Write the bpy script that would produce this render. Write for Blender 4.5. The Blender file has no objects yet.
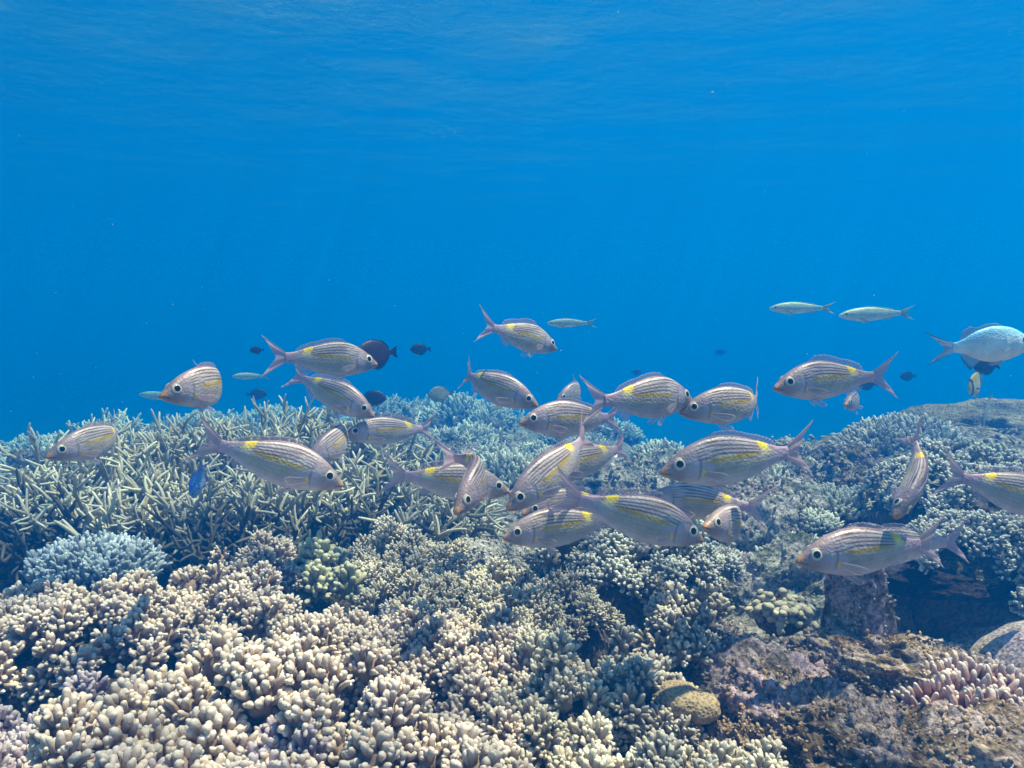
import bpy, math, random
import numpy as np
from mathutils import Vector, Matrix, Euler

PI = math.pi
R = math.radians
rng = np.random.default_rng(7)
random.seed(7)
sc = bpy.context.scene
COL = sc.collection

# ------------------------------------------------------------------ camera, sky, sun, exposure
CAM_Z, F, HOR = 0.5, 731.0, 340.0
cam = bpy.data.objects.new('camera', bpy.data.cameras.new('camera'))
COL.objects.link(cam)
sc.camera = cam
cam.location = (0, 0, CAM_Z)
cam.rotation_euler = (R(90) - math.atan((384 - HOR) / F), 0, 0)
cam.data.lens = 36 * F / 1024
cam.data.clip_start = 0.02
cam.data.clip_end = 500

SUN_EL, SUN_AZ = 71, 82           # azimuth clockwise from +Y: high on the right, a touch ahead of the camera
world = bpy.data.worlds.new("World")
sc.world = world
world.use_nodes = True
wn = world.node_tree
sky = wn.nodes.new('ShaderNodeTexSky')
sky.sky_type = 'NISHITA'
sky.sun_disc = False
sky.sun_elevation = R(SUN_EL)
sky.sun_rotation = R(SUN_AZ)
wn.links.new(sky.outputs[0], wn.nodes['Background'].inputs[0])
wn.nodes['Background'].inputs[1].default_value = 0.055
sl = bpy.data.lights.new('sun', 'SUN')
sl.energy = 5.0
sl.angle = R(0.6)
sl.color = (1.0, 0.735, 0.585)
so = bpy.data.objects.new('sun', sl)
COL.objects.link(so)
sd = Vector((math.cos(R(SUN_EL)) * math.sin(R(SUN_AZ)), math.cos(R(SUN_EL)) * math.cos(R(SUN_AZ)), math.sin(R(SUN_EL))))
so.rotation_euler = sd.to_track_quat('Z', 'Y').to_euler()
vs = sc.view_settings
vs.view_transform = 'Standard'
vs.look = 'None'
vs.gamma = 1
vs.exposure = 1.48
vs.use_curve_mapping = False
sc.cycles.volume_bounces = 2
sc.cycles.max_bounces = 6
sc.cycles.diffuse_bounces = 2
sc.cycles.transparent_max_bounces = 16


# ------------------------------------------------------------------ helpers
def at(px, py, d):
    """world point seen at pixel (px, py), d metres ahead of the camera along the horizontal"""
    a = math.atan((384 - HOR) / F)
    v = Vector(((px - 512) / F, 1.0, (384 - py) / F))
    v = Vector((v.x, v.y * math.cos(a) + v.z * math.sin(a), -v.y * math.sin(a) + v.z * math.cos(a)))
    v = v * (d / v.y)
    return Vector((v.x, v.y, CAM_Z + v.z))


def on(px, py, z):
    """world point seen at pixel (px, py) at height z"""
    v = at(px, py, 1.0)
    k = (z - CAM_Z) / (v.z - CAM_Z)
    return Vector((v.x * k, v.y * k, z))


def tag(o, label=None, cat=None, group=None, kind=None):
    if label: o['label'] = label
    if cat: o['category'] = cat
    if group: o['group'] = group
    if kind: o['kind'] = kind
    return o


def empty(name, loc, label, cat, group=None, rot=(0, 0, 0)):
    o = bpy.data.objects.new(name, None)
    o.empty_display_size = 0.05
    COL.objects.link(o)
    o.location = loc
    o.rotation_euler = rot
    return tag(o, label, cat, group)


class MB:
    """collects vertex / face arrays, then links them as one mesh object"""
    def __init__(s):
        s.v, s.f, s.a, s.c, s.n = [], [], [], [], 0

    def add(s, v, f, a=None, c=None):
        v = np.asarray(v, float).reshape(-1, 3)
        s.v.append(v)
        for ff in (f if isinstance(f, list) else [f]):
            s.f.append(np.asarray(ff, int) + s.n)
        s.a.append(np.zeros((len(v), 2)) if a is None else np.asarray(a, float))
        s.c.append(np.ones((len(v), 4)) if c is None else np.asarray(c, float))
        s.n += len(v)

    def mesh(s, name, mat, smooth=True):
        v = np.concatenate(s.v)
        me = bpy.data.meshes.new(name)
        me.vertices.add(len(v))
        me.vertices.foreach_set('co', v.ravel())
        loops = np.concatenate([f.ravel() for f in s.f])
        sizes = np.concatenate([np.full(len(f), f.shape[1]) for f in s.f])
        starts = np.concatenate([[0], np.cumsum(sizes)[:-1]])
        me.loops.add(len(loops))
        me.loops.foreach_set('vertex_index', loops.astype(np.int32))
        me.polygons.add(len(sizes))
        me.polygons.foreach_set('loop_start', starts.astype(np.int32))
        me.polygons.foreach_set('loop_total', sizes.astype(np.int32))
        me.polygons.foreach_set('use_smooth', np.full(len(sizes), smooth))
        at_ = me.attributes.new('tip', 'FLOAT', 'POINT')
        a = np.concatenate(s.a)
        at_.data.foreach_set('value', a[:, 0].astype(np.float32))
        at2 = me.attributes.new('rnd', 'FLOAT', 'POINT')
        at2.data.foreach_set('value', a[:, 1].astype(np.float32))
        at3 = me.attributes.new('tint', 'FLOAT_COLOR', 'POINT')
        at3.data.foreach_set('color', np.concatenate(s.c).astype(np.float32).ravel())
        me.materials.append(mat)
        me.update(calc_edges=True)
        me.validate()
        return me

    def build(s, name, mat, parent=None, smooth=True):
        o = bpy.data.objects.new(name, s.mesh(name, mat, smooth))
        COL.objects.link(o)
        if parent: o.parent = parent
        return o


def children(o):
    return [c for c in bpy.data.objects if c.parent == o]


def dup(root, loc, rotz, scale, label, group):
    kids = children(root)
    r = root.copy()
    COL.objects.link(r)
    r.location = loc
    r.rotation_euler = (0, 0, rotz)
    r.scale = scale
    r['label'] = label
    if group: r['group'] = group
    for k in kids:
        c = k.copy()
        COL.objects.link(c)
        c.parent = r
        for g in children(k):
            q = g.copy()
            COL.objects.link(q)
            q.parent = c
    return r


def vnoise(p, seed=0):
    """smooth value noise in [-1, 1] at points p (n, 3)"""
    p = np.asarray(p, float)
    i = np.floor(p).astype(np.int64)
    f = p - i
    f = f * f * (3 - 2 * f)

    def h(a, b, c):
        n = (a * 374761393 + b * 668265263 + c * 2147483647 + seed * 144269) & 0xffffffff
        n = ((n ^ (n >> 13)) * 1274126177) & 0xffffffff
        n = (n ^ (n >> 16)) & 0xffff
        return n / 32767.5 - 1
    x, y, z = i[:, 0], i[:, 1], i[:, 2]
    fx, fy, fz = f[:, 0], f[:, 1], f[:, 2]
    l = lambda a, b, t: a + (b - a) * t
    return l(l(l(h(x, y, z), h(x + 1, y, z), fx), l(h(x, y + 1, z), h(x + 1, y + 1, z), fx), fy),
             l(l(h(x, y, z + 1), h(x + 1, y, z + 1), fx), l(h(x, y + 1, z + 1), h(x + 1, y + 1, z + 1), fx), fy), fz)


def fbm(p, octs=4, seed=0, gain=0.5, ridged=False):
    t, a, s = 0, 1.0, 0
    for k in range(octs):
        n = vnoise(np.asarray(p) * 2.03 ** k + 17.3 * k, seed + k)
        if ridged: n = 1 - 2.4 * np.abs(n) ** .8
        t = t + a * n
        s += a
        a *= gain
    return t / s


# ------------------------------------------------------------------ materials
def nmat(name):
    m = bpy.data.materials.new(name)
    m.use_nodes = True
    return m, m.node_tree, m.node_tree.nodes['Principled BSDF']


def ramp(nt, stops, fac):
    r = nt.nodes.new('ShaderNodeValToRGB')
    e = r.color_ramp.elements
    while len(e) < len(stops): e.new(0.5)
    for k, (p, c) in enumerate(stops):
        e[k].position = p
        e[k].color = (*c, 1)
    nt.links.new(fac, r.inputs[0])
    return r.outputs[0]


def noise(nt, scale, detail=3, rough=0.55, vec=None):
    n = nt.nodes.new('ShaderNodeTexNoise')
    n.inputs['Scale'].default_value = scale
    n.inputs['Detail'].default_value = detail
    n.inputs['Roughness'].default_value = rough
    if vec is None:
        g = nt.nodes.new('ShaderNodeNewGeometry')
        vec = g.outputs['Position']
    nt.links.new(vec, n.inputs['Vector'])
    return n.outputs[0]


def mixc(nt, a, b, fac, mode='MIX'):
    m = nt.nodes.new('ShaderNodeMix')
    m.data_type = 'RGBA'
    m.blend_type = mode
    for s, x in ((m.inputs[6], a), (m.inputs[7], b), (m.inputs[0], fac)):
        if hasattr(x, 'links'): nt.links.new(x, s)
        elif isinstance(x, (int, float)): s.default_value = x
        else: s.default_value = (*x, 1)
    return m.outputs[2]


def bump(nt, b, h, strength, dist):
    n = nt.nodes.new('ShaderNodeBump')
    n.inputs['Strength'].default_value = strength
    n.inputs['Distance'].default_value = dist
    nt.links.new(h, n.inputs['Height'])
    nt.links.new(n.outputs[0], b.inputs['Normal'])


def attr(nt, name):
    a = nt.nodes.new('ShaderNodeAttribute')
    a.attribute_name = name
    return a


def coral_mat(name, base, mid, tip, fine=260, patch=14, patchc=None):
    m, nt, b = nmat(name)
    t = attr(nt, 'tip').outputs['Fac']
    c = ramp(nt, [(0.0, base), (0.55, mid), (1.0, tip)], t)  # paler tips: part real pigment, part light painted into the colour
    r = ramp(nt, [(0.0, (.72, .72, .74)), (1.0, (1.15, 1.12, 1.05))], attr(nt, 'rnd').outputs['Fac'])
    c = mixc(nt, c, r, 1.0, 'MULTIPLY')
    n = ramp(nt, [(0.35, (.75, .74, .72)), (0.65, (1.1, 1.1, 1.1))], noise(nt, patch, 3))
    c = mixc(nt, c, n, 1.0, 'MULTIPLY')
    if patchc:
        f = ramp(nt, [(0.56, (0, 0, 0)), (0.68, (1, 1, 1))], noise(nt, patch * .6, 2))
        c = mixc(nt, c, patchc, f)
    nt.links.new(c, b.inputs['Base Color'])
    b.inputs['Roughness'].default_value = 0.75
    b.inputs['Specular IOR Level'].default_value = 0.2
    bump(nt, b, noise(nt, fine, 2), 0.5, 0.002)
    return m


def rock_mat(name, dark, mid, light, patch=None, olive=(.14, .13, .06), scale=1.0):
    m, nt, b = nmat(name)
    n1 = noise(nt, 22 * scale, 6, .68)
    c = ramp(nt, [(0.30, dark), (0.46, mid), (0.58, light), (0.72, (min(1, light[0] * 1.5), min(1, light[1] * 1.5), min(1, light[2] * 1.5)))], n1)
    f = ramp(nt, [(0.5, (0, 0, 0)), (0.62, (1, 1, 1))], noise(nt, 9 * scale, 4, .6))
    c = mixc(nt, c, olive, f)
    if patch:
        g = nt.nodes.new('ShaderNodeNewGeometry')
        vec = nt.nodes.new('ShaderNodeVectorMath')
        vec.operation = 'ADD'
        nt.links.new(g.outputs['Position'], vec.inputs[0])
        vec.inputs[1].default_value = (3.1, 7.7, 1.3)
        f2 = ramp(nt, [(0.46, (0, 0, 0)), (0.54, (1, 1, 1))], noise(nt, 13 * scale, 5, .65, vec.outputs[0]))
        c = mixc(nt, c, patch, f2)
    sp = ramp(nt, [(0.36, (.35, .33, .30)), (0.64, (1.5, 1.45, 1.4))], noise(nt, 140 * scale, 3, .6))
    c = mixc(nt, c, sp, 1.0, 'MULTIPLY')
    nt.links.new(c, b.inputs['Base Color'])
    b.inputs['Roughness'].default_value = 0.9
    b.inputs['Specular IOR Level'].default_value = 0.15
    h = nt.nodes.new('ShaderNodeMath')
    h.operation = 'ADD'
    nt.links.new(noise(nt, 60 * scale, 6, .7), h.inputs[0])
    nt.links.new(noise(nt, 20 * scale, 4, .6), h.inputs[1])
    bump(nt, b, h.outputs[0], 1.0, 0.02 / scale)
    return m


M = {}
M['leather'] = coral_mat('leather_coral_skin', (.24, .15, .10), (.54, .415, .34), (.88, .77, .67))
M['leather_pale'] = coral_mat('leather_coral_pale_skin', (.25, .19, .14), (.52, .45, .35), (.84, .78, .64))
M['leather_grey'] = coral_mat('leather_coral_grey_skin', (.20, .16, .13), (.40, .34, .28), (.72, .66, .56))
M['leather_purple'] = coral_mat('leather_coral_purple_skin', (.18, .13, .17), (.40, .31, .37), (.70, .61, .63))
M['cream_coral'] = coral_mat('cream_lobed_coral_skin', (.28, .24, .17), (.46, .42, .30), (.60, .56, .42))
M['cave'] = rock_mat('cave_rock_painted_shade', (.02, .012, .010), (.05, .03, .024), (.08, .055, .045), None, (.04, .028, .02))  # shade of the cave painted into the rock colour
M['nodule'] = coral_mat('pale_crust', (.14, .11, .09), (.34, .29, .25), (.66, .60, .54), patch=30)
M['nodule_warm'] = coral_mat('warm_crust', (.13, .075, .04), (.34, .22, .13), (.62, .47, .34), patch=30)
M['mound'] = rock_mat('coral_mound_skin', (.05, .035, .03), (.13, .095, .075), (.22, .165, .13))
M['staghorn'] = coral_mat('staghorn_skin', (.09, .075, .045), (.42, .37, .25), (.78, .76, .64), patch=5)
M['staghorn_painted_shade'] = coral_mat('staghorn_painted_shade_skin', (.03, .028, .02), (.06, .056, .04), (.15, .14, .10), patch=5)  # shade under the thicket's front painted as a darker coral colour
M['blue_coral'] = coral_mat('pale_blue_coral_skin', (.12, .15, .20), (.27, .33, .42), (.52, .60, .68))
M['lemon_coral'] = coral_mat('yellow_green_coral_skin', (.24, .23, .14), (.44, .43, .27), (.64, .63, .45))
M['white_coral'] = coral_mat('white_coral_skin', (.14, .13, .12), (.42, .41, .37), (.80, .79, .72))
M['teal_coral'] = coral_mat('mid_reef_coral_skin', (.20, .21, .17), (.58, .59, .48), (.84, .85, .76))
M['pink_coral'] = coral_mat('pink_finger_coral_skin', (.36, .17, .12), (.58, .36, .30), (.86, .76, .72))
M['rock'] = rock_mat('reef_rock', (.03, .026, .02), (.12, .10, .07), (.30, .26, .21), (.34, .28, .30))
M['rock_pink'] = rock_mat('coralline_rock', (.06, .045, .035), (.25, .20, .17), (.52, .45, .43), (.62, .47, .54))
M['rock_brown'] = rock_mat('brown_turf_rock', (.03, .018, .01), (.24, .165, .095), (.58, .46, .34), (.62, .50, .48), (.22, .155, .07))
M['rock_grey'] = rock_mat('grey_reef_rock', (.08, .08, .07), (.26, .26, .22), (.50, .50, .45), (.60, .56, .55), (.20, .22, .14))
M['plate'] = rock_mat('tan_plate_coral_skin', (.13, .11, .08), (.26, .23, .16), (.38, .34, .26), None, (.24, .21, .13))
M['seabed'] = rock_mat('seabed_rubble', (.05, .045, .035), (.18, .17, .13), (.36, .34, .28), (.42, .38, .34))


# ------------------------------------------------------------------ seabed
def bell(x, y, cx, cy, rx, ry):
    return np.exp(-((x - cx) / rx) ** 2 - ((y - cy) / ry) ** 2)


def ground(x, y):
    x = np.asarray(x, float)
    y = np.asarray(y, float)
    p = np.stack([x * 3, y * 3, np.zeros_like(x)], -1).reshape(-1, 3)
    n = (fbm(p, 7, 3, .62) * 0.07).reshape(x.shape)
    z = -0.03 + n + (fbm(p * 2.3 + 9, 4, 8, .6, True) * .035).reshape(x.shape)
    z = z + 0.10 * bell(x, y, -1.0, 2.3, 1.0, .55)
    z = z + 0.22 * bell(x, y, 1.45, 2.5, .65, .75)
    z = z + 0.07 * bell(x, y, .95, 1.6, .35, .3)
    z = z - 0.10 * bell(x, y, -.55, 1.60, .8, .14)      # dark gully before the thicket
    z = z - 0.20 * bell(x, y, .72, 1.30, .13, .20)      # cave on the right
    z = z - 0.07 * bell(x, y, .12, 1.16, .10, .10)
    far = np.clip((y - 4.5) / 6, 0, 1)
    far = far * far * (3 - 2 * far)
    z = z - far * 1.5
    right = np.clip((x - .55) / 1.0, 0, 1) * np.clip((y - 2.7) / 1.5, 0, 1)
    z = z - right * .55
    z = z - .05 * np.clip((y - 2.2) / 1.5, 0, 1)
    left = np.clip((-x - 2.0) / 2.0, 0, 1) * np.clip((y - 2.6) / 2.5, 0, 1)
    z = z - left * .35
    big = fbm(np.stack([x * .8, y * .8, np.zeros_like(x) + 4], -1).reshape(-1, 3), 3, 11).reshape(x.shape)
    return z + big * .10 * np.clip((y - 2) / 4, 0, 1)


ys = np.concatenate([np.linspace(-3.2, .35, 24)[:-1], .35 * (65 / .35) ** np.linspace(0, 1, 330)])
us = np.linspace(-1, 1, 400)
xs = 31 * (.03 * us + .47 * us ** 3 + .5 * us ** 9)
X, Y = np.meshgrid(xs, ys)
Z = ground(X, Y)
nr, nc = X.shape
ii = np.arange(nr * nc).reshape(nr, nc)
fq = np.stack([ii[:-1, :-1], ii[:-1, 1:], ii[1:, 1:], ii[1:, :-1]], -1).reshape(-1, 4)
mb = MB()
mb.add(np.stack([X, Y, Z], -1), fq)
tag(mb.build('seabed', M['seabed']), 'mottled brown reef bed of rubble and rock falling away into blue water', 'seabed', kind='structure')

# ------------------------------------------------------------------ water surface seen from below
SURF = 1.95
m, nt, b = nmat('water_surface_skin')
nt.nodes.remove(b)
tr = nt.nodes.new('ShaderNodeBsdfTransparent')
tr.inputs[0].default_value = (1, 1, 1, 1)
gl = nt.nodes.new('ShaderNodeBsdfGlossy')
gl.inputs['Roughness'].default_value = 0.10
gl.inputs['Color'].default_value = (1, 1, 1, 1)
fr = nt.nodes.new('ShaderNodeFresnel')
fr.inputs[0].default_value = 1.333
mx = nt.nodes.new('ShaderNodeMixShader')
nt.links.new(fr.outputs[0], mx.inputs[0])
nt.links.new(tr.outputs[0], mx.inputs[1])
nt.links.new(gl.outputs[0], mx.inputs[2])
nt.links.new(mx.outputs[0], nt.nodes['Material Output'].inputs[0])
# sun net painted into the transparent colour: dim cells between bright curved lines
geo = nt.nodes.new('ShaderNodeNewGeometry')
wob = nt.nodes.new('ShaderNodeTexNoise')
wob.inputs['Scale'].default_value = 5
nt.links.new(geo.outputs['Position'], wob.inputs['Vector'])
vm = nt.nodes.new('ShaderNodeVectorMath')
vm.operation = 'MULTIPLY_ADD'
nt.links.new(wob.outputs['Color'], vm.inputs[0])
vm.inputs[1].default_value = (.16, .16, .16)
nt.links.new(geo.outputs['Position'], vm.inputs[2])
vo = nt.nodes.new('ShaderNodeTexVoronoi')
vo.feature = 'SMOOTH_F1'
vo.inputs['Scale'].default_value = 8.5
nt.links.new(vm.outputs[0], vo.inputs['Vector'])
nt.links.new(ramp(nt, [(0.16, (.42, .42, .42)), (0.56, (1, 1, 1))], vo.outputs['Distance']), tr.inputs[0])
xs2 = 31.6 * np.linspace(-1, 1, 300) ** 3
ys2 = np.concatenate([np.linspace(-3.3, 1.5, 40)[:-1], 1.5 * (65.5 / 1.5) ** np.linspace(0, 1, 300)])
X, Y = np.meshgrid(xs2, ys2)
P = np.stack([X, Y, np.zeros_like(X)], -1).reshape(-1, 3)
Z = SURF + .018 * fbm(P * np.array([1.6, 2.6, 1]), 3, 5).reshape(X.shape)
nr, nc = X.shape
ii = np.arange(nr * nc).reshape(nr, nc)
fq = np.stack([ii[:-1, :-1], ii[:-1, 1:], ii[1:, 1:], ii[1:, :-1]], -1).reshape(-1, 4)
mb = MB()
mb.add(np.stack([X, Y, Z], -1), fq)
bn = nt.nodes.new('ShaderNodeBump')
bn.inputs['Strength'].default_value = 0.3
bn.inputs['Distance'].default_value = 0.03
nt.links.new(noise(nt, 7, 4, .6), bn.inputs['Height'])
nt.links.new(bn.outputs[0], gl.inputs['Normal'])
tag(mb.build('water_surface', m), 'rippled underside of the sea surface overhead', 'water', kind='structure')

# ------------------------------------------------------------------ haze of the water
m, nt, b = nmat('water_haze')
nt.nodes.remove(b)
v = nt.nodes.new('ShaderNodeVolumePrincipled')
v.inputs['Density'].default_value = 0.54
v.inputs['Color'].default_value = (.0, .088, .305, 1)
v.inputs['Absorption Color'].default_value = (.30, .635, .82, 1)
v.inputs['Anisotropy'].default_value = 0.35
nt.links.new(v.outputs[0], nt.nodes['Material Output'].inputs['Volume'])
mb = MB()
x0, x1, y0, y1, z0, z1 = -32, 32, -3.6, 66, -3.6, SURF + .12
mb.add([(x0, y0, z0), (x1, y0, z0), (x1, y1, z0), (x0, y1, z0), (x0, y0, z1), (x1, y0, z1), (x1, y1, z1), (x0, y1, z1)],
       np.array([(0, 3, 2, 1), (4, 5, 6, 7), (0, 1, 5, 4), (1, 2, 6, 5), (2, 3, 7, 6), (3, 0, 4, 7)]))
tag(mb.build('haze', m, smooth=False), 'clear blue sea water that swallows the far reef', 'water haze', kind='stuff')


# ------------------------------------------------------------------ coral building blocks
def finger_template(sides=7, prof=((0, 1.0), (.35, .93), (.62, .90), (.82, .76), (.95, .46))):
    th = np.arange(sides) * 2 * PI / sides
    v, t = [], []
    for h, r in prof:
        v.append(np.stack([np.cos(th) * r, np.sin(th) * r, np.full(sides, h)], -1))
        t += [h] * sides
    v.append(np.array([[0, 0, 1.0]]))
    t.append(1.0)
    f4 = []
    for k in range(len(prof) - 1):
        for j in range(sides):
            a, b_ = k * sides + j, k * sides + (j + 1) % sides
            f4.append((a, b_, b_ + sides, a + sides))
    k = (len(prof) - 1) * sides
    f3 = [(k + j, k + (j + 1) % sides, k + sides) for j in range(sides)]
    return np.concatenate(v), np.array(f4), np.array(f3), np.array(t)


T_ROUND = finger_template()
T_SLIM = finger_template(6, ((0, 1.0), (.3, .9), (.6, .78), (.85, .6), (.96, .35)))
T_LOW = finger_template(5, ((0, 1.0), (.5, .9), (.88, .6)))


def fingers(mb, P, D, L, Rr, tmpl, rnd=None, bend=.25, tip0=0.0):
    P, D = np.asarray(P, float), np.asarray(D, float)
    n = len(P)
    D = D / np.linalg.norm(D, axis=1, keepdims=True)
    ref = np.where(np.abs(D[:, 2:3]) > .9, np.array([[1., 0, 0]]), np.array([[0, 0, 1.]]))
    U = np.cross(ref, D)
    U /= np.linalg.norm(U, axis=1, keepdims=True)
    V = np.cross(D, U)
    v, f4, f3, t = tmpl
    L = np.broadcast_to(L, (n,))
    Rr = np.broadcast_to(Rr, (n,))
    jit = 1 + .1 * rng.standard_normal((n, len(v), 1))
    bx = bend * rng.standard_normal((n, 1, 1)) * (t ** 2)[None, :, None] * L[:, None, None] * .5
    pts = P[:, None] + (v[None, :, 0:1] * U[:, None] + v[None, :, 1:2] * V[:, None]) * Rr[:, None, None] * jit \
        + v[None, :, 2:3] * L[:, None, None] * D[:, None] + bx * U[:, None]
    off = np.arange(n)[:, None, None] * len(v)
    a = np.zeros((n, len(v), 2))
    a[:, :, 0] = tip0 + (1 - tip0) * t[None]
    a[:, :, 1] = (rng.random(n) if rnd is None else rnd)[:, None]
    mb.add(pts.reshape(-1, 3), [(f4[None] + off).reshape(-1, 4), (f3[None] + off).reshape(-1, 3)], a.reshape(-1, 2))


_ico = {}


def ico(sub):
    if sub not in _ico:
        import bmesh
        bm = bmesh.new()
        bmesh.ops.create_icosphere(bm, subdivisions=sub, radius=1)
        v = np.array([x.co[:] for x in bm.verts])
        f = np.array([[q.index for q in g.verts] for g in bm.faces])
        bm.free()
        _ico[sub] = (v, f)
    return _ico[sub]


def blob(mb, c, r, sub=3, amp=.2, freq=2.0, seed=0, octs=4, ridged=False, floor=None, gain=.5):
    v, f = ico(sub)
    n = fbm(v * freq + seed * 3.7, octs, seed, gain, ridged)
    p = v * (1 + amp * n)[:, None] * np.asarray(r)[None] + np.asarray(c)[None]
    if floor is not None: p[:, 2] = np.maximum(p[:, 2], floor)
    a = np.zeros((len(p), 2))
    a[:, 0] = .25
    a[:, 1] = .5 + .4 * n
    mb.add(p, f, a)


def hemi_dirs(n, spread=1.9):
    k = np.arange(n) + .5
    ph = np.arccos(1 - (1 - math.cos(spread)) * k / n)
    th = PI * (1 + 5 ** .5) * k + rng.random() * 6
    return np.stack([np.cos(th) * np.sin(ph), np.sin(th) * np.sin(ph), np.cos(ph)], -1)


def leather(px, py, z, rx, ry, h, label, mat='leather', lobe=.027, fr_=.0048, fl=.017, dens=1.0, group=None, name='finger_coral', loc=None, tmpl=None, lean=(0, 0)):
    """a colony of stubby soft fingers: low mound, knobbly lobes, each lobe a bunch of fingers"""
    c = loc if loc is not None else on(px, py, z)
    root = empty(name, (c[0], c[1], c[2] - h), label, 'coral', group)
    tmpl = tmpl or T_ROUND
    base = MB()
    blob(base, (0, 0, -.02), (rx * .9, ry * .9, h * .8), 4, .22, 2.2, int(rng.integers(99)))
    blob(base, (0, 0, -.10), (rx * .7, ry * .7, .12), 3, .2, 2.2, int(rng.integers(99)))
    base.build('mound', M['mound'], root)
    mb = MB()
    n = int(dens * rx * ry * PI / (lobe * lobe * 2.3))
    k = np.arange(n) + .5
    rr = np.sqrt(k / n)
    th = PI * (1 + 5 ** .5) * k + rng.random() * 6
    wob = 1 + .16 * np.sin(th * 3 + rng.random() * 6) + .10 * np.sin(th * 5 + rng.random() * 6)
    lx = rr * np.cos(th) * rx * wob + rng.normal(0, lobe * .3, n)
    ly = rr * np.sin(th) * ry * wob + rng.normal(0, lobe * .3, n)
    dome = np.sqrt(np.clip(1.04 - rr ** 2, 0.02, 1))
    bn_ = fbm(np.stack([lx * 14 + c[0] * 9, ly * 14 + c[1] * 9, np.zeros(n)], -1), 2, 21)
    lz = h * (.18 + .82 * dome) + bn_ * h * .55 + rng.normal(0, h * .12, n) - lobe * .6
    allP, allD, allL, allR, allk = [], [], [], [], []
    for i in range(n):
        nrm = np.array([lx[i] / rx * .9 + lean[0], ly[i] / ry * .9 + lean[1], .35 + dome[i]])
        nrm += rng.normal(0, .30, 3)
        nrm /= np.linalg.norm(nrm)
        rl = lobe * rng.uniform(.65, 1.35)
        blob(mb, (lx[i], ly[i], lz[i]), (rl * .6, rl * .6, rl * .95), 1, .1, 2, i % 50, 1)
        nf = int(30 * (rl / lobe) ** 2 * (rl / .027) ** .3 * (.0048 / fr_) ** 1.2 * (lobe / .027) ** 1.6)
        d = hemi_dirs(max(nf, 7), 1.85)
        q = Vector(nrm).to_track_quat('Z', 'Y').to_matrix()
        d = d @ np.array(q).T
        d += rng.normal(0, .12, d.shape)
        d /= np.linalg.norm(d, axis=1, keepdims=True)
        allP.append(np.array([lx[i], ly[i], lz[i]]) + d * rl * np.array([.55, .55, .8]))
        dd = d + nrm * .45 + np.array([0, 0, .25])
        allD.append(dd)
        m_ = len(d)
        allL.append(fl * rng.uniform(.7, 1.35, m_))
        allR.append(fr_ * rng.uniform(.8, 1.2, m_))
        allk.append(np.clip(rng.random() * .7 + rng.random(m_) * .3, 0, 1))
    P, D, L_, R_, K_ = [np.concatenate(q) for q in (allP, allD, allL, allR, allk)]
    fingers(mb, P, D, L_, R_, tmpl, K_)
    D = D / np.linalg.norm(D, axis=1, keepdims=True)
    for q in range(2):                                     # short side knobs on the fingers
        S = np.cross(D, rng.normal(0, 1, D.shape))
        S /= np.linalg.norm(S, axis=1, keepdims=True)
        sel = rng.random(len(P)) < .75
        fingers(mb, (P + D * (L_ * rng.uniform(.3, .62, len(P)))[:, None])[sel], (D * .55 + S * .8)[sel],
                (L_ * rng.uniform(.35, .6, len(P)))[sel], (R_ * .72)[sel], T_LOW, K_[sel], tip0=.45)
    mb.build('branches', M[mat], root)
    return root


def tubes(mb, lines, sides=6, rnd=None):
    """lines: list of (points (k,3), radii (k,), tip values (k,))"""
    th = np.arange(sides) * 2 * PI / sides
    for P, Rr, T in lines:
        P = np.asarray(P)
        k = len(P)
        tan = np.gradient(P, axis=0)
        tan /= np.linalg.norm(tan, axis=1, keepdims=True) + 1e-9
        ref = np.array([.31, .22, .93]) if abs(tan[0, 2]) < .85 else np.array([.95, .2, .1])
        U = np.cross(ref, tan)
        U /= np.linalg.norm(U, axis=1, keepdims=True)
        V = np.cross(tan, U)
        ring = P[:, None] + (np.cos(th)[None, :, None] * U[:, None] + np.sin(th)[None, :, None] * V[:, None]) * np.asarray(Rr)[:, None, None]
        v = np.concatenate([ring.reshape(-1, 3), P[-1:] + tan[-1:] * Rr[-1] * .8])
        i = np.arange(k * sides).reshape(k, sides)
        a, b_ = i[:-1], i[1:]
        f4 = np.stack([a, np.roll(a, -1, 1), np.roll(b_, -1, 1), b_], -1).reshape(-1, 4)
        l = i[-1]
        f3 = np.stack([l, np.roll(l, -1), np.full(sides, k * sides)], -1)
        at_ = np.zeros((len(v), 2))
        at_[:-1, 0] = np.repeat(T, sides)
        at_[-1, 0] = T[-1]
        at_[:, 1] = rng.random()
        mb.add(v, [f4, f3], at_)


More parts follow.
